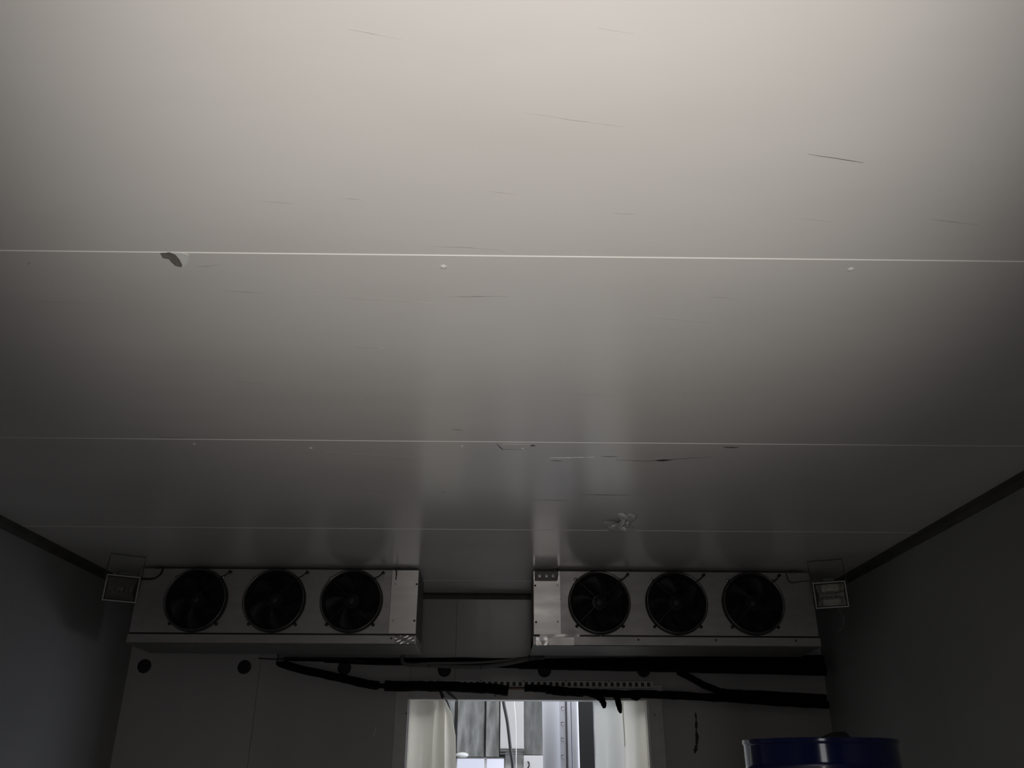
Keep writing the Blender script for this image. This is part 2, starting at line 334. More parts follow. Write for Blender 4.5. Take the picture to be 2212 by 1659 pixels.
# side walls, rear wall with its doorway, floor
wl = setting('wall_left', 'plain dark grey coated left wall'); wr = setting('wall_right', 'plain dark grey coated right wall')
yy = [YF-.1, .45, 1.7, 2.95, 4.2, YB+.1]
for a, b in zip(yy, yy[1:]):
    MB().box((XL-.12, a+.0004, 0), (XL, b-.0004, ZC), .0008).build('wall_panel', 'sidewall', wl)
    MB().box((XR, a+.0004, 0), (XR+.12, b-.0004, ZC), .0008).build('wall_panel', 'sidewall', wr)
mb = MB(); mb.box((XL, YF-.12, 0), (-.27, YF, ZC)); mb.box((.43, YF-.12, 0), (XR, YF, ZC)); mb.box((-.27, YF-.12, 2.0), (.43, YF, ZC))
tag(mb.build('wall_rear', 'sidewall'), None, None, None, 'structure')
tag(MB().box((XL-.12, YF-.12, -.1), (XR+.12, YB+.12, 0)).build('floor', 'floor'), None, None, None, 'structure')
# a little damage on the right wall
def side_blob(cx, cy, r, X, m, par, name):
    vs = []
    for k in range(10):
        a = 2*PI*k/10; q = r*random.uniform(.7, 1.2); vs.append(Vector((X, cy+math.cos(a)*q, cx+math.sin(a)*q*.8)))
    n = 10; s = -1 if X > 0 else 1
    MB().add([v+Vector((s*.0012, 0, 0)) for v in vs]+[v-Vector((s*.001, 0, 0)) for v in vs], [tuple(range(n)), tuple(range(n, 2*n))]+[(k, (k+1) % n, n+(k+1) % n, n+k) for k in range(n)]).build(name, m, par)

# ------------------------------------------------------------------ doorway frame, curtain rail
fy = YB-.012
df = setting('door_1', 'pale sheet metal frame around the far doorway with dark screws')
mb = MB()
zt = PY(1150, 1470, fy).z
MB().box((DX0-.004, fy, DZ-.004), (DX1+.004, YB, zt), .003).build('frame_header', 'frame', df)
MB().box((DX0-.088, fy, 0), (DX0-.004, YB, zt-.055), .003).build('frame_jamb', 'frame', df)
MB().box((DX1+.004, fy, 0), (DX1+.098, YB, zt-.02), .003).build('frame_jamb', 'frame', df)
# reveal lining of the opening
MB().box((DX0-.003, YB, 0), (DX0+.003, YB+.125, DZ)).build('reveal_lining', 'edge', df)
MB().box((DX1-.003, YB, 0), (DX1+.003, YB+.125, DZ)).build('reveal_lining', 'edge', df)
MB().box((DX0, YB, DZ-.003), (DX1, YB+.125, DZ+.003)).build('reveal_lining', 'edge', df)
for x, y in [(928, 1474), (982, 1474), (1070, 1503), (1221, 1503), (1110, 1476), (1128, 1476), (1194, 1474), (1261, 1474), (1414, 1544), (1480, 1502), (878, 1541)]:
    p = PY(x, y, fy)
    if x == 1480: continue
    MB().lathe([(.0045, 0), (.0045, -.003), (.002, -.004)], p, 'y', 12).build('screw', 'screw', df)
rail = thing('curtain_rail', PY(1150, 1480, fy-.012), 'perforated metal comb rail for the strip curtain above the far doorway', 'rail')
ro = rail.location.copy()
xa, xb = PY(905, 1478, fy-.02).x, PY(1408, 1478, fy-.02).x; za, zb = PY(1150, 1486, fy-.02).z, PY(1150, 1470.5, fy-.02).z
n = 38; pit = (xb-xa)/n; h = zb-za
mb = MB(); mb.box((xa, fy-.016, zb-h*.16), (xb, fy-.013, zb)); mb.box((xa, fy-.016, za), (xb, fy-.013, za+h*.28))
for i in range(n+1):
    x = xa+i*pit; mb.box((x-pit*.24, fy-.0158, za+h*.2), (x+pit*.24, fy-.0132, zb-h*.1))
mb.build('comb_strip', 'frame', rail, ro)
MB().box((xa, fy-.011, za), (xb, fy-.0005, zb)).build('backing', 'black', rail, ro)
p0, p1 = PY(1405, 1492, fy-.01), PY(1430, 1480, fy-.01)
MB().box((p0.x, fy-.01, p0.z), (p1.x, fy-.0005, p1.z), .002).build('end_plate', 'frame', rail, ro)
for i in range(3, n, 7):
    MB().lathe([(.004, 0), (.004, -.003), (.001, -.004)], (xa+i*pit, fy-.016, zb-h*.08), 'y', 10).build('rivet', 'screw', rail, ro)

# plastic strips pulled to the two sides of the doorway
def strip(pl, pr, Y, label, m='strip', curl=.012, zb=.15):
    """pl, pr: left and right edge as pixel polylines met with the plane y=Y, then carried down to zb"""
    L = [PY(x, y, Y) for x, y in pl]; R_ = [PY(x, y, Y) for x, y in pr]
    L.append(Vector((L[-1].x, Y, zb))); R_.append(Vector((R_[-1].x, Y, zb)))
    K = 10; vs = []
    for a, b in zip(L, R_):
        for i in range(K+1):
            t = i/K; p = a.lerp(b, t); p.y += curl*math.cos(t*PI*2); vs.append(p)
    n = len(L); fs = [(j*(K+1)+i, j*(K+1)+i+1, (j+1)*(K+1)+i+1, (j+1)*(K+1)+i) for j in range(n-1) for i in range(K)]
    m0 = len(vs); back = [v+Vector((0, .003, 0)) for v in vs]
    rim = [(j*(K+1), (j+1)*(K+1), (j+1)*(K+1)+m0, j*(K+1)+m0) for j in range(n-1)]+[(j*(K+1)+K, j*(K+1)+K+m0, (j+1)*(K+1)+K+m0, (j+1)*(K+1)+K) for j in range(n-1)]
    mb = MB().add(vs, fs, True)
    mb2 = MB(); mb2.add(vs+back, fs+[tuple(q+m0 for q in f)[::-1] for f in fs]+rim, True)
    o = mb2.build('curtain_strip', m)
    tag(o, label, 'curtain strip', 'plastic curtain strips drawn to the sides of the far doorway'); return o
strip([(884, 1513), (883, 1540), (880, 1600), (877, 1659)], [(938, 1513), (938, 1540), (934, 1600), (933, 1659)], 5.74, 'cloudy plastic strip against the left jamb of the far doorway', curl=.006)
strip([(940, 1513), (938, 1540), (934, 1600), (932, 1659)], [(959, 1513), (961, 1540), (960, 1600), (960, 1659)], 5.768, 'narrow folded plastic strip, second from the left jamb of far doorway', curl=.006)
strip([(950, 1513), (955, 1540), (956, 1600), (956, 1659)], [(960, 1513), (976, 1541), (984, 1590), (985, 1659)], 5.795, 'bunched plastic strip flaring out with curved edge, third from left jamb', curl=.008)
strip([(1283, 1513), (1284, 1560), (1286, 1600), (1287, 1659)], [(1348, 1513), (1349, 1560), (1350, 1600), (1351, 1659)], 5.79, 'grey cloudy plastic strip nearest the dark post, right side of doorway', 'strip_grey', curl=.006)
strip([(1344, 1513), (1346, 1560), (1349, 1600), (1350, 1659)], [(1398, 1513), (1400, 1560), (1403, 1600), (1405, 1659)], 5.75, 'paler plastic strip with bright edge against the right jamb', 'strip', curl=.005)
MB().tube([PY(1345, 1514, 5.734), PY(1346, 1545, 5.734), PY(1349, 1590, 5.734), PY(1350, 1612, 5.734)], .0035, 6).build('bright_edge', 'strip', bpy.data.objects['curtain_strip.004'])  # tube added along the strip edge to stand in for its highlight
bpy.data.objects['bright_edge'].location = (0, 0, 0)
tie = thing('curtain_tie', PY(955, 1495, YB-.02), 'dark strap and hook gathering the left plastic strips above doorway', 'strap')
to = tie.location.copy()
MB().tube([PY(949, 1489, YB-.02), PY(953, 1497, YB-.02), PY(956, 1509, YB-.01)], [.008, .009, .006], 8).build('hook', 'black', tie, to)
MB().tube([PY(960, 1489, YB-.02), PY(970, 1498, YB-.022), PY(980, 1506, YB-.02), PY(989, 1514, YB-.014)], [.004, .009, .007, .002], 8).build('strap_end', 'cable', tie, to)
MB().tube([PY(951, 1492, YB-.02), PY(962, 1508, YB-.004), PY(968, 1520, YB+.03), PY(973, 1534, YB+.05)], [.004, .007, .006, .002], 8).build('strap_end', 'cable', tie, to)

# ------------------------------------------------------------------ coolers
YU = 4.907; YUB = 5.262
ZT, ZM, ZL = 2.674, 2.316, 2.262
def ring_fan(cx, cz, root, o, first):
    """a fan: shroud ring > guard, motor, blades, mounting tabs"""
    R = .166
    mb = MB(); mb.open = True
    mb.lathe([(R+.008, 0), (R+.013, -.004), (R+.011, -.030), (R+.004, -.036), (R-.002, -.034), (R-.006, -.02), (R-.008, .02), (R-.010, .10)], (cx, YU, cz), 'y', 56)
    ring = mb.build('fan_shroud', 'ring', root, o)
    MB().torus(R+.004, .0022, (cx, YU-.036, cz), 56, 8).build('rim', 'rimlip', ring, o)
    mb = MB()
    for k in range(15):
        rr = .030+k*(R-.034)/14; mb.torus(rr, .0012, (cx, YU-.036-.012*(1-(rr/R)**2), cz), 40, 4)
    for k in range(4):
        a = PI/4+k*PI/2; pts = [(cx+math.cos(a)*r_, YU-.033-.012*(1-(r_/R)**2), cz+math.sin(a)*r_) for r_ in (.028, .08, .12, R)]
        mb.tube(pts, .0018, 5)
    mb.build('wire_guard', 'wire', ring, o)
    MB().lathe([(.0005, -.047), (.026, -.046), (.030, -.042), (.030, -.038)], (cx, YU, cz), 'y', 24).build('guard_disc', 'blade', ring, o)
    MB().lathe([(.001, -.018), (.040, -.016), (.046, -.008), (.046, .07)], (cx, YU, cz), 'y', 28).build('motor', 'ring', ring, o)
    ph = random.uniform(0, 1)
    for k in range(5):
        a0 = 2*PI*k/5+ph; vs = []; fs = []
        for i in range(7):
            rr = .044+i*(R-.058)/6; spread = .34+.16*i/6; sk = .5*(i/6)**1.3
            for j in range(6):
                t = j/5; a = a0+sk+spread*(t-.5)*2*.8; vs.append((cx+rr*math.cos(a), YU+.012+.045*t-.012*math.sin(PI*t), cz+rr*math.sin(a)))
        fs = [(i*6+j, i*6+j+1, (i+1)*6+j+1, (i+1)*6+j) for i in range(6) for j in range(5)]
        v2 = [(x, y+.0025, z) for x, y, z in vs]; n_ = len(vs)
        MB().add(vs+v2, fs+[tuple(q+n_ for q in f)[::-1] for f in fs], True).build('blade', 'blade', ring, o)
    for k, a in enumerate((PI*.25, PI*.75, PI*1.25, PI*1.75)):
        p = Vector((cx+math.cos(a)*(R+.020), YU, cz+math.sin(a)*(R+.020)))
        mb = MB(); mb.lathe([(.0095, 0), (.0095, -.005), (.006, -.008), (.001, -.009)], p, 'y', 14); mb.build('mounting_tab', 'screw' if a > PI else 'bright_screw', ring, o)
    # cable gland, upper right
    a = PI*.25; p = Vector((cx+math.cos(a)*(R-.004), YU-.036, cz+math.sin(a)*(R-.004)))
    q = Vector((cx+.171, YU-.018, cz+.160))
    MB().tube([p, p.lerp(q, .5)+Vector((.004, -.006, -.004)), q], [.004, .0035, .0035], 8).tube([q+Vector((0, .018, 0)), q+Vector((0, -.006, 0))], .0085, 10).build('gland_cable', 'black', ring, o)
    return ring
def cooler(x0, x1, fans, label, mirror):
    """mirror False: connection panel on the left end (right-hand cooler)"""
    root = thing('evaporator_cooler', ((x0+x1)/2, (YU+YUB)/2, ZL), label, 'cooling unit')
    o = root.location.copy()
    e = .15                                                  # end panel width next to the doorway
    fx0, fx1 = (x0, x1-.155) if mirror else (x0+.155, x1)
    # front plate with round openings
    mb = MB(); cells = []; fans = sorted(fans); bnds = [fx0]+[(a+b)/2 for a, b in zip(fans, fans[1:])]+[fx1]
    cz = (ZT+ZM)/2; Rh = .170; S = 56
    for i, cx in enumerate(fans):
        a, b = bnds[i], bnds[i+1]; inn = []; out = []; 
        for k in range(S):
            an = 2*PI*k/S; dx, dz = math.cos(an), math.sin(an); inn.append((cx+Rh*dx, YU, cz+Rh*dz))
            tx = ((b-cx) if dx > 0 else (cx-a))/max(abs(dx), 1e-6); tz = (ZT-cz)/max(abs(dz), 1e-6); t = min(tx, tz); out.append((cx+t*dx, YU, cz+t*dz))
        fs = [(k, (k+1) % S, S+(k+1) % S, S+k) for k in range(S)]
        # corner fill
        mb.add(inn+out, fs)
        for sx, xx in ((1, b), (-1, a)):
            for sz in (1, -1):
                zz = ZT if sz > 0 else ZM; ac = math.atan2((zz-cz), (xx-cx)) % (2*PI); k = int(ac/(2*PI/S)); mb.add([out[k % S], out[(k+1) % S], (xx, YU, zz)], [(0, 1, 2)])
    mb.build('front_plate', 'sheet', root, o)
    ex0, ex1 = (x1-.155, x1) if mirror else (x0, x0+.155)
    MB().box((ex0+.001, YU-.0015, ZM), (ex1, YU+.01, ZT), .001).build('end_panel', 'sheetlit', root, o)
    MB().box((x0, YU, ZM-.002), (x0+.002, YUB, ZT)).build('side_panel', 'dark_sheet', root, o)
    MB().box((x1-.002, YU, ZM-.002), (x1, YUB, ZT)).build('side_panel', 'dark_sheet', root, o)
    MB().box((x0, YU+.001, ZT-.002), (x1, YUB, ZT)).build('top_panel', 'dark_sheet', root, o)
    mb = MB(); mb.box((x0+.003, YUB-.09, ZM+.003), (x1-.003, YUB-.002, ZT-.003)); mb.build('coil', 'fin', root, o)
    # drip tray: front lip, sloping bottom
    prof = [(YU-.004, ZM-.010), (YU-.004, ZL), (YU+.004, ZL-.003), (YUB, ZL-.012), (YUB, ZM-.012)]
    n = len(prof); vs = [(x0-.003, y, z) for y, z in prof]+[(x1+.003, y, z) for y, z in prof]
    tray = MB().add(vs, [(k, (k+1) % n, n+(k+1) % n, n+k) for k in range(n)]+[tuple(range(n))[::-1], tuple(range(n, 2*n))]).build('drip_tray', 'sheet', root, o)
    pu = [(YU+.003, ZL-.0035), (YUB, ZL-.0125), (YUB, ZL-.015), (YU+.003, ZL-.006)]; vs = [(x0, y, z) for y, z in pu]+[(x1, y, z) for y, z in pu]
    MB().add(vs, [(k, (k+1) % 4, 4+(k+1) % 4, 4+k) for k in range(4)]+[(3, 2, 1, 0), (4, 5, 6, 7)]).build('tray_shade_sheet', 'dark_sheet', root, o)  # dark sheet added under the tray, standing in for shade
    MB().box((x0+.002, YU+.002, ZM-.012), (x1-.002, YUB, ZM-.0005)).build('tray_gap', 'black', root, o)
    for cx in fans: ring_fan(cx, cz, root, o, True)
    # hanging brackets
    for x in ((x0+.10, x1-.125) if mirror else (x0+.125, x1-.10)):
        mb = MB(); mb.box((x-.018, YU-.012, ZT-.002), (x+.018, YU+.03, ZT+.004), .001); mb.tube([(x, YU+.006, ZT), (x, YU+.006, ZC-.001)], .006, 10)
        mb.lathe([(.011, .004), (.011, .010), (.006, .012)], (x, YU+.006, ZT), 'z', 6, False); mb.build('hanging_bracket', 'lamp', root, o)
    return root, o, tray
rightc, ro_, rtray = cooler(.186, 1.801, [.562, 1.004, 1.444], 'right ceiling cooler with three black fans and left end panel coloured as lit', False)
leftc, lo_, ltray = cooler(-2.085, -.478, [-.852, -1.290, -1.734], 'left ceiling cooler with three black fans and torn foil at tray corner', True)
def face_screws(root, o, pts, m, r=.0048):
    for x, y in pts:
        p = PY(x, y, YU-.002); MB().lathe([(r, 0), (r, -.002), (r*.5, -.0035)], p, 'y', 10).build('screw', m, root, o)
face_screws(rightc, ro_, [(1204, 1264), (1205, 1343), (1253, 1374), (1297, 1374)], 'bright_screw')
face_screws(rightc, ro_, [(1156, 1265), (1158, 1344), (1206, 1382), (1379, 1382), (1546, 1383), (1719, 1384)], 'screw', .006)
face_screws(leftc, lo_, [(854, 1262), (849, 1341)], 'bright_screw'); face_screws(leftc, lo_, [(900, 1262), (895, 1341), (845, 1379)], 'screw', .006)
# terminal cover of the right cooler
p0, p1 = PY(1155, 1254, YU-.012), PY(1203, 1234, YU-.012)
MB().box((p0.x, YU-.012, p0.z), (p1.x, YU-.001, p1.z), .002).build('terminal_cover', 'dark_sheet', rightc, ro_)
for x in (1166, 1181, 1195):
    MB().lathe([(.012, 0), (.012, -.002), (.010, -.003)], PY(x, 1243, YU-.012), 'y', 16).build('knockout', 'sheet', rightc, ro_)
# leaked drip line under the bracket, both ends
for (x0, x1), root, o in (((856, 855), leftc, lo_), ((1204, 1204), rightc, ro_)):
    a, b = PY(x0, 1228, YU-.005), PY(x1, 1253, YU-.004); MB().tube([a, a.lerp(b, .5)+Vector((.002, 0, 0)), b], [.004, .0035, .002], 8, .2).build('bracket_bolt', 'ring', root, o)
def crumple(px0, py0, px1, py1, Y, nx, ny, amp, name, m, root, o, f):
    vs = []
    for j in range(ny):
        for i in range(nx):
            u, v = i/(nx-1), j/(ny-1); p = PY(px0+(px1-px0)*u, py0+(py1-py0)*v, Y); p.y -= amp*(.5+f(u, v)); vs.append(p)
    fs = [(j*nx+i, j*nx+i+1, (j+1)*nx+i+1, (j+1)*nx+i) for j in range(ny-1) for i in range(nx-1)]
    mb = MB().add(vs, fs, True); m0 = len(vs)
    mb.add([v+Vector((0, .0015, 0)) for v in vs], [g[::-1] for g in fs], True); mb.build(name, m, root, o)
crumple(853, 1373, 895, 1391, YU-.010, 26, 12, .010, 'bent_foil', 'foil', leftc, lo_, lambda u, v: -.9*v+.35*math.cos(9*(u+v*.8))+.15*math.sin(7*(u-v)))
crumple(1158, 1376, 1186, 1394, YU-.010, 16, 8, .009, 'bent_foil', 'foil', rightc, ro_, lambda u, v: -.8*v+.4*math.cos(3+u*4)+.12*math.sin(6*v+4*u))
crumple(1166, 1370, 1252, 1376.5, YU-.004, 24, 4, .005, 'bent_seam', 'sheetlit', rightc, ro_, lambda u, v: .5*math.sin(11*u+v)+.4*math.sin(5*u))
crumple(1160, 1377, 1240, 1394, YU-.005, 20, 6, .004, 'tray_patch', 'sheetlit', rightc, ro_, lambda u, v: .4*math.sin(6*u)+.3*v)
# hanging shred at the tray corner
MB().tube([PY(1152, 1376, YU), PY(1150, 1388, YU+.02), PY(1147, 1402, YU+.03)], [.004, .009, .002], 7, .3).build('hanging_shred', 'black', rightc, ro_)

# ------------------------------------------------------------------ round plugs in the far wall
descr = ['leftmost', 'second from left', 'third from left', 'fourth from left', 'fifth from left', 'rightmost']
for i, x in enumerate((312, 528, 744, 960, 1176, 1390)):
    p = PY(x, (1441, 1443, 1445, 1449, 1450, 1450)[i]-2, YB)
    o = MB().lathe([(.043, .001), (.043, -.004), (.040, -.008), (.030, -.009), (.028, -.006), (.001, -.006)], p, 'y', 32).build('wall_plug', 'plug', None, p)
    tag(o, 'round black wall plug, %s in the row under the coolers' % descr[i], 'plug', 'round black plugs in a row on far wall')

# ------------------------------------------------------------------ pipes between coolers and doorway
def px_path(pts, Y, sub=6):
    P = [PY(p[0], p[1], p[2] if len(p) > 2 else Y) for p in pts]; out = []
    for a, b in zip(P, P[1:]): out += [a.lerp(b, t/sub) for t in range(sub)]
    return out+[P[-1]]
def pipe(pts, Y, r, label, name='insulated_pipe', m='foam', jit=.06, cat='pipe', group=None, sub=6, r_end=None):
    path = px_path(pts, Y, sub); n = len(path); rr = [r+( (r_end if r_end is not None else r)-r)*i/(n-1) for i in range(n)]
    rr = [q*(1+.05*noise.noise(Vector((i*.9, r*50, 0)))) for i, q in enumerate(rr)]
    o = MB().tube(path, rr, 12, jit).build(name, m, None, path[0]); tag(o, label, cat, group); return o
G = 'black foam insulated pipes on the far wall'
pipe([(612, 1423), (820, 1427), (1000, 1427), (1180, 1431), (1500, 1428), (1777, 1426)], 5.565, .012, 'uppermost long black insulated pipe under both coolers, thin at its left end', r_end=.030, group=G, sub=8)
pipe([(700, 1427), (820, 1431), (1000, 1432), (1180, 1437), (1500, 1443), (1782, 1447)], 5.49, .012, 'second long black insulated pipe, running just below the uppermost one', r_end=.034, group=G, sub=8)
pipe([(1120, 1436), (1250, 1437), (1500, 1436), (1776, 1436)], 5.640, .027, 'thick black insulated pipe behind the two long ones, ending at right wall', r_end=.040, group=G, sub=8)
pb = pipe([(606, 1425), (603, 1431), (612, 1435), (650, 1446), (720, 1461), (795, 1478), (818, 1481)], 5.50, .022, 'sloping black insulated pipe dropping from left cooler toward the doorway', group=G, r_end=.026)
mb = MB().tube(px_path([(606, 1398), (606, 1428)], 5.46, 4), .022, 12).build('drain_elbow', 'dark_sheet', pb, pb.location)
MB().tube(px_path([(816, 1481.5), (832, 1481.5)], 5.50, 3), .015, 10).build('pipe_joint', 'foam', pb, pb.location)
pb2 = pipe([(831, 1482), (900, 1482), (960, 1483), (1040, 1486), (1075, 1489), (1098, 1493)], 5.52, .030, 'black foam sleeve in front of the comb rail, left of bare copper', group=G, jit=.09)
pc = MB().tube(px_path([(1085, 1486.5), (1140, 1487)], 5.55, 4), .0085, 10).build('copper_pipe', 'copper', None, PY(1110, 1487, 5.55)); tag(pc, 'short bare copper pipe showing between two black foam sleeves', 'pipe')
pb3 = pipe([(1133, 1486), (1180, 1488), (1230, 1493), (1290, 1497), (1340, 1499), (1400, 1500), (1480, 1503), (1600, 1510), (1700, 1517), (1788, 1522)], 5.52, .021, 'ragged black insulated pipe crossing the doorway head to right wall', group=G, jit=.12, r_end=.025)
o3 = pb3.location.copy()
MB().tube(px_path([(1270, 1498), (1288, 1503), (1299, 1510), (1304, 1520), (1305, 1530)], 5.50, 3), [.016, .017, .018, .018, .018, .019, .019, .020, .019, .018, .017, .013, .008], 9, .12).build('torn_foam', 'foam', pb3, o3)
MB().tube(px_path([(1328, 1502), (1334, 1511), (1337, 1524), (1341, 1541)], 5.50, 3), [.014, .016, .017, .017, .018, .018, .018, .016, .013, .006], 9, .12).build('torn_foam', 'foam', pb3, o3)
MB().tube(px_path([(1362, 1506), (1375, 1509), (1384, 1507)], 5.51, 3), [.006, .012, .015, .015, .012, .01, .004], 8, .2).build('torn_foam', 'foam', pb3, o3)
MB().tube(px_path([(1180, 1494), (1215, 1498), (1260, 1500)], 5.52, 4), .014, 9, .2).build('torn_foam', 'foam', pb3, o3)
pipe([(1464, 1450), (1482, 1459), (1520, 1480), (1556, 1494), (1570, 1496), (1650, 1500), (1784, 1507)], 5.565, .021, 'black insulated pipe branching down from the thick bundle at right', group=G, r_end=.021)
# grey cables tied below the coolers
def cable(pts, Y, r, label, m='cable', name='cable', group=None, par=None):
    P = [PY(p[0], p[1], p[2] if len(p) > 2 else Y) for p in pts]; n = len(P); out = []
    for i in range(n-1):
        p0, p1, p2, p3 = P[max(i-1, 0)], P[i], P[i+1], P[min(i+2, n-1)]
        for k in range(6):
            t = k/6; out.append(.5*((2*p1)+(p2-p0)*t+(2*p0-5*p1+4*p2-p3)*t*t+(3*p1-p0-3*p2+p3)*t**3))
    out.append(P[-1]); o = MB().tube(out, r, 8).build(name, m, None, out[0]); tag(o, label, 'cable', group); return o
ca = cable([(876, 1408), (870, 1418), (869, 1428), (880, 1435), (930, 1437), (985, 1440), (1040, 1440), (1090, 1434), (1140, 1424), (1174, 1420, 5.53)], 5.455, .0125, 'thick grey cable sagging between the two coolers with black ties')
cable([(900, 1434), (940, 1432), (1000, 1432), (1050, 1430), (1090, 1426), (1150, 1419, 5.5)], 5.42, .007, 'thinner grey cable running above the sagging thick one')
for x, y in ((926, 1436), (1039, 1438), (1143, 1421)):
    a = PY(x, y-6, 5.45); b = PY(x, y+6, 5.45)
    c_ = (a+b)/2; mb = MB(); mb.tube([c_+Vector((math.cos(t)*.0, math.cos(t)*.022, math.sin(t)*.020)) for t in [2*PI*k/12 for k in range(13)]], .002, 6); mb.build('cable_tie', 'black', ca, ca.location)
cable([(558, 1422), (600, 1424), (640, 1421), (750, 1425), (790, 1430)], 5.40, .004, 'thin black cable along the wall under the left cooler', m='black')

# ------------------------------------------------------------------ floodlights
def floodlight(px, py, Y, yaw, tilt, bright, label, roll=0):
    c0 = PY(px, py, Y); root = thing('floodlight', (c0.x, c0.y, ZC), label, 'floodlight'); o = root.location.copy()
    Rm = Matrix.Rotation(yaw, 3, 'Z') @ Matrix.Rotation(tilt, 3, 'X') @ Matrix.Rotation(roll, 3, 'Y')
    W, H = .170, .138
    def T(mb): mb.v = [Rm @ v + c0 for v in mb.v]; return mb
    # local: front face toward -y
    mb = MB(); t = .007
    for a, b in (((-W/2, -.012, H/2-t), (W/2, 0, H/2)), ((-W/2, -.012, -H/2), (W/2, 0, -H/2+t)), ((-W/2, -.012, -H/2+t), (-W/2+t, 0, H/2-t)), ((W/2-t, -.012, -H/2+t), (W/2, 0, H/2-t))): mb.box(a, b, .002)
    T(mb).build('front_rim', 'lamprim', root, o)
    mb = MB(); vs = [(-W/2+.004, 0, -H/2+.004), (W/2-.004, 0, -H/2+.004), (W/2-.004, 0, H/2-.004), (-W/2+.004, 0, H/2-.004),
                     (-W/2+.03, .085, -H/2+.028), (W/2-.03, .085, -H/2+.028), (W/2-.03, .085, H/2-.028), (-W/2+.03, .085, H/2-.028)]
    mb.add(vs, [(0, 1, 5, 4), (1, 2, 6, 5), (2, 3, 7, 6), (3, 0, 4, 7), (4, 5, 6, 7)])
    for k in range(5): mb.box((-W/2+.035+k*.023, .05, -H/2+.012), (-W/2+.040+k*.023, .10, H/2-.012))
    T(mb).build('body', 'lamp', root, o)
    mb = MB(); N = 12; vs = []
    for j in range(N+1):                                    # curved trough reflector
        a = -1+2*j/N; vs += [(-W/2+.014, .006+.048*(1-a*a), a*(H/2-.012)), (W/2-.014, .006+.048*(1-a*a), a*(H/2-.012))]
    mb.add(vs, [(2*j, 2*j+1, 2*j+3, 2*j+2) for j in range(N)], True)
    T(mb).build('reflector', 'reflector' if bright else 'matte_reflector', root, o)
    hl = .045 if bright else .012
    mb = MB(); mb.tube([(-hl, .022, 0), (hl, .022, 0)], .006, 10); T(mb).build('lamp_tube', 'tube', root, o)
    for s in (-1, 1): T(MB().box((s*.0525-.0075, .016, -.010), (s*.0525+.0075, .04, .010))).build('lamp_holder', 'lamprim', root, o)
    T(MB().box((-W/2+.009, -.006, -H/2+.009), (W/2-.009, -.004, H/2-.009))).build('front_glass', 'glass', root, o)
    T(MB().box((-.030, -.004, H/2), (.030, .045, H/2+.022), .003)).build('terminal_box', 'lamp', root, o)
    for s in (-1, 1): T(MB().lathe([(.005, -.012), (.005, -.018), (.002, -.02)], (s*.05, 0, H/2-.002), 'y', 8)).build('rim_screw', 'lamprim', root, o)
    # stirrup bracket up to the ceiling
    piv = [Rm @ Vector((s*(W/2+.006), .03, 0))+c0 for s in (-1, 1)]
    mb = MB(); top = [Vector((piv[0].x, piv[0].y+.02, ZC-.003)), Vector((piv[1].x, piv[1].y+.02, ZC-.003))]
    mb.tube([piv[0], top[0].lerp(piv[0], .25), top[0], top[1], top[1].lerp(piv[1], .25), piv[1]], .0028, 6); mb.build('stirrup', 'lamp', root, o)
    return root, o, c0, Rm
fl, flo, c0, Rm = floodlight(262, 1271.5, 4.60, .52, .10, False, 'dim square floodlight hanging in the left corner beside left cooler')
fr, fro, c1, Rm1 = floodlight(1794.5, 1285, 4.60, -.42, .12, True, 'floodlight with shining reflector hanging in the right corner beside right cooler')
cable([(302, 1250, 4.66), (330, 1250, 4.75), (346, 1241, 4.85), (352, 1230, 4.88)], 4.7, .006, 'dark cable looping from left floodlight to left cooler', m='black')
cable([(1758, 1254, 4.6), (1730, 1256, 4.7), (1708, 1258, 4.8), (1700, 1244, 4.88), (1698, 1228, 4.9)], 4.7, .004, 'thin cable looping from right floodlight to right cooler')
cable([(1806, 1312, 4.65), (1817, 1322, 4.66), (1823, 1338, 4.66), (1821, 1353, 4.68), (1812, 1362, 4.72)], 4.65, .005, 'short grey cable loop hanging below the right floodlight')

# ------------------------------------------------------------------ blue drums, one stacked on the other
def drum(cx, cy, z0, label):
    root = thing('steel_drum', (cx, cy, z0), label, 'drum', 'blue steel drums stacked by the right wall'); o = root.location.copy()
    R = .292; H = .88; pr = [(R-.004, .006), (R, .012)]
    def hoop(z): return [(R, z-.016), (R+.006, z-.009), (R+.009, z), (R+.006, z+.009), (R, z+.016)]
    pr += hoop(.30)+hoop(.58)+[(R, .64), (R, .745), (R, .766), (R+.0015, .769), (R+.003, .775), (R+.0015, .781), (R, .784), (R, .80), (R, .85), (R, .86)]
    body = MB(); body.open = True; body.lathe(pr, (cx, cy, z0), 'z', 64); body.build('body', 'blue', root, o)
    MB().lathe([(.001, .862), (R-.02, .862), (R-.012, .874), (R-.003, .882), (R+.004, .880), (R+.005, .868), (R, .860)], (cx, cy, z0), 'z', 64).build('lid', 'blue', root, o)
    MB().lathe([(R, .0), (R+.004, .003), (R+.004, .013), (R, .016), (.001, .014)], (cx, cy, z0), 'z', 64).build('bottom_chime', 'blue', root, o)
    MB().lathe([(.030, .862), (.030, .878), (.024, .882), (.001, .882)], (cx-.05, cy-.2, z0), 'z', 8, False).build('bung', 'black', root, o)
    MB().lathe([(.018, .862), (.018, .874), (.001, .876)], (cx-.18, cy+.02, z0), 'z', 8, False).build('bung', 'black', root, o)
    return root
ztop = PY(1765, 1592, 3.35).z
pL, pR = PY(1625, 1594, 3.62), PY(1908, 1594, 3.62)
dcx = (pL.x+pR.x)/2; print('drum', pL, pR, ztop, (pR.x-pL.x)/2)
ztop = PY(1765, 1592, 3.34).z
drum(dcx, 3.62, ztop-.882, 'glossy blue steel drum at bottom right, upper one of its stack')
drum(dcx+.01, 3.63, ztop-.882*2-.003, 'blue steel drum standing on the floor beneath the upper drum')
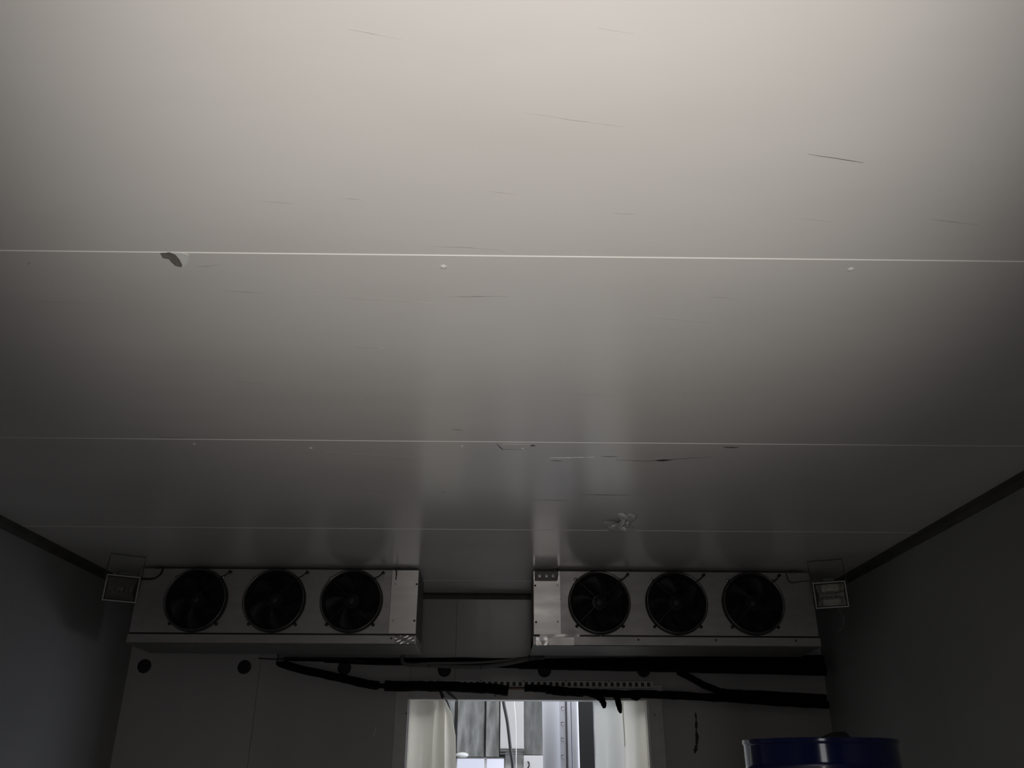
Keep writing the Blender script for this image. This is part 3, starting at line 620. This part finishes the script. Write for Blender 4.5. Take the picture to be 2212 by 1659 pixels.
sp = MB().lathe([(.05, 0), (.062, .01), (.058, .03), (.03, .045), (.002, .048)], (PY(1812, 1590, 3.62).x, 3.64, ztop-.018), 'z', 16).build('rag', 'black', None, (PY(1812, 1590, 3.62).x, 3.64, ztop-.018))
for v in sp.data.vertices: v.co *= 1+.25*noise.noise(v.co*30)
tag(sp, 'crumpled dark rag lying on top of the upper blue drum', 'rag')

# ------------------------------------------------------------------ the hall beyond the far door
HY = 8.0
def sset(mb, name, m, label=None): return tag(mb.build(name, m), label, None, None, 'structure')
sset(MB().box((-2.6, YB+.12, -.1), (2.6, 9.2, 0)), 'floor_hall', 'floor')
sset(MB().box((-2.6, YB+.12, 3.2), (2.6, 9.2, 3.3)), 'ceiling_hall', 'plaster')
sset(MB().box((-2.7, YB+.12, 0), (-2.6, 9.2, 3.3)), 'wall_hall_left', 'plaster')
mb = MB(); mb.box((2.6, YB+.12, 0), (2.7, 6.0, 3.3)); mb.box((2.6, 8.0, 0), (2.7, 9.2, 3.3)); mb.box((2.6, 6.0, 2.8), (2.7, 8.0, 3.3))
sset(mb, 'wall_hall_right', 'plaster')
sset(MB().box((-2.6, YB+.121, ZC), (2.6, YB+.16, 3.3)), 'wall_hall_front', 'plaster')
BK = MB(); BK.box((-2.6, HY+.13, 0), (PY(986, 1637, HY).x, HY+.2, 3.2)); BK.box((PY(1090, 1637, HY).x, HY+.13, 0), (2.6, HY+.2, 3.2))
BK.box((PY(986, 1637, HY).x, HY+.13, PY(986, 1637, HY).z), (PY(1090, 1637, HY).x, HY+.2, 3.2)); BK.box((PY(986, 1637, HY).x, HY+.13, 0), (PY(1090, 1637, HY).x, HY+.2, 1.0))
whf = setting('wall_hall_back', 'grey stained rendered wall of the hall seen through doorway')
BK.build('wall_core', 'concrete', whf)
def hp(x0, x1, y0, y1, m, name, dy=0, th=.1):
    a, b = PY(x0, y1, HY-dy), PY(x1, y0, HY-dy); z0 = a.z if y1 < 1700 else 0; z1 = b.z if y0 > 1500 else 3.2
    return MB().box((a.x, HY-dy, z0), (b.x, HY-dy+th, z1), .003).build(name, m, whf)
hp(700, 986, 1400, 1800, 'concrete', 'render_panel'); hp(986, 1049, 1400, 1635, 'concrete', 'render_panel', .0); hp(1049, 1080, 1400, 1635, 'concrete', 'render_panel', .03)
hp(1080, 1131, 1400, 1620, 'plaster', 'plaster_pier', .06); hp(1131, 1174, 1400, 1631, 'concrete_dark', 'render_panel', .0)
hp(1090, 1131, 1620, 1800, 'plaster', 'lower_panel', -.02); hp(1131, 1500, 1631, 1800, 'concrete', 'lower_panel', -.02); hp(1174, 1500, 1400, 1631, 'concrete', 'render_panel', -.01)
for y in (1618, 1622, 1628): 
    a, b = PY(1080, y, HY-.07), PY(1131, y+.5, HY-.07); MB().tube([a, b], .006 if y != 1622 else .009, 8).build('conduit', 'cable', whf)
win = setting('window_1', 'bright white window low in the hall wall seen through doorway')
a, b = PY(986, 1637, HY), PY(1090, 1637, HY)
mb = MB(); mb.box((a.x, HY+.02, 1.5), (a.x+.004, HY+.10, a.z)); mb.box((a.x, HY+.02, a.z-.006), (b.x, HY+.10, a.z+.003)); mb.box((b.x-.006, HY+.02, 1.5), (b.x, HY+.10, a.z))
mb.build('window_frame', 'box', win)
m_ = PY(1049, 1640, HY).x; MB().box((m_-.012, HY+.03, 1.5), (m_+.010, HY+.07, a.z)).build('mullion', 'box', win)
for x0, x1 in ((a.x+.004, m_-.012), (m_+.010, b.x-.006)): MB().box((x0, HY+.048, 1.5), (x1, HY+.052, a.z-.006)).build('pane', 'pane', win)
MB().box((a.x, HY, 0), (b.x, HY+.1, 1.5)).build('wall_below_window', 'concrete', whf)
p = PY(998, 1631, HY-.02); mb = MB().lathe([(.001, -.02), (.02, -.016), (.034, -.004), (.036, .01), (.02, .03)], p, 'y', 12); o = mb.build('foam_blob', 'filler', whf)
for v in o.data.vertices: v.co.x += .6*(v.co.x-p.x); v.co.z += -.35*(v.co.z-p.z)
# pale box on the hall wall with a hooked handle
a, b = PY(1131, 1700, HY-.10), PY(1173, 1632, HY-.10)
bx = thing('wall_box', (a.x, HY-.10, a.z), 'pale square box on hall wall with small dark hook, seen through doorway', 'box'); bo = bx.location.copy()
MB().box((a.x, HY-.10, a.z), (b.x, HY-.005, b.z), .004).build('casing', 'box', bx, bo)
MB().tube([PY(1140, 1645, HY-.11), PY(1143, 1648, HY-.115), PY(1143, 1654, HY-.115), PY(1140, 1659, HY-.11)], .006, 8).build('handle', 'black', bx, bo)
# open white door leaf standing in the hall
LY = 6.25
leaf = thing('door_leaf', (PY(1212, 1600, LY).x, LY, .02), 'open white insulated door leaf with bright edge standing beyond the doorway', 'door'); lo = leaf.location.copy()
def vbar(x0, x1, Y0, Y1, m, name, zt=2.6, bev=.003):
    a, b = PY(x0, 1600, Y0), PY(x1, 1600, Y0); return MB().box((a.x, Y0, .02), (b.x, Y1, zt), bev).build(name, m, leaf, lo)
a, b = PY(1172, 1600, LY).x, PY(1211, 1600, LY).x; rad = (b-a)/2; mb = MB(); vs = []
K = 16
for k in range(K+1):
    an = PI*k/K; vs += [((a+b)/2-math.cos(an)*rad, LY-math.sin(an)*rad*.55, .02), ((a+b)/2-math.cos(an)*rad, LY-math.sin(an)*rad*.55, 2.6)]
mb.add(vs, [(2*k, 2*k+1, 2*k+3, 2*k+2) for k in range(K)], True); mb.build('rounded_face', 'white_door', leaf, lo)
vbar(1211, 1223, LY, LY+.03, 'white_door', 'channel'); vbar(1222.5, 1226, LY-.008, LY+.03, 'gasket', 'gasket'); vbar(1226, 1234, LY-.004, LY+.03, 'white_door', 'edge_profile')
vbar(1234, 1236.5, LY+.004, LY+.03, 'gasket', 'groove'); 
a, b = PY(1236, 1600, LY).x, PY(1251, 1600, LY).x; vs = []
for k in range(K+1):
    an = PI*k/K; vs += [((a+b)/2-math.cos(an)*(b-a)/2, LY-math.sin(an)*.02, .02), ((a+b)/2-math.cos(an)*(b-a)/2, LY-math.sin(an)*.02, 2.6)]
MB().add(vs, [(2*k, 2*k+1, 2*k+3, 2*k+2) for k in range(K)], True).build('bright_edge', 'white_door', leaf, lo)
for y in (1527, 1560, 1594, 1631, 1668):
    p, q = PY(1212, y+1, LY-.01), PY(1218, y-.5, LY-.01); MB().box((p.x, LY-.012, p.z), (q.x, LY, q.z), .002).build('clip', 'gasket', leaf, lo)
    MB().box((q.x-.014, LY-.014, p.z-.016), (q.x-.003, LY-.001, p.z-.002), .003).build('clip', 'edge', leaf, lo)
a, b = PY(1251, 1600, 6.4).x, PY(1284, 1600, 6.4).x
o = MB().box((a, 6.4, 0), (b, 6.46, 3.2), .003).build('steel_post', 'post', None, (a, 6.4, 0)); tag(o, 'dark steel post between white door leaf and grey plastic strip', 'post')
cable([(1086, 1470), (1087, 1512), (1096, 1560), (1103, 1620), (1108, 1659), (1112, 1760)], 7.0, .012, 'dark thick cable hanging at a slant in the hall doorway view', m='ring')
cable([(1107, 1470), (1110, 1512), (1114, 1560), (1115, 1620), (1115, 1659), (1116, 1760)], 6.9, .0035, 'thin white wire hanging beside the dark slanted cable', m='white_wire')
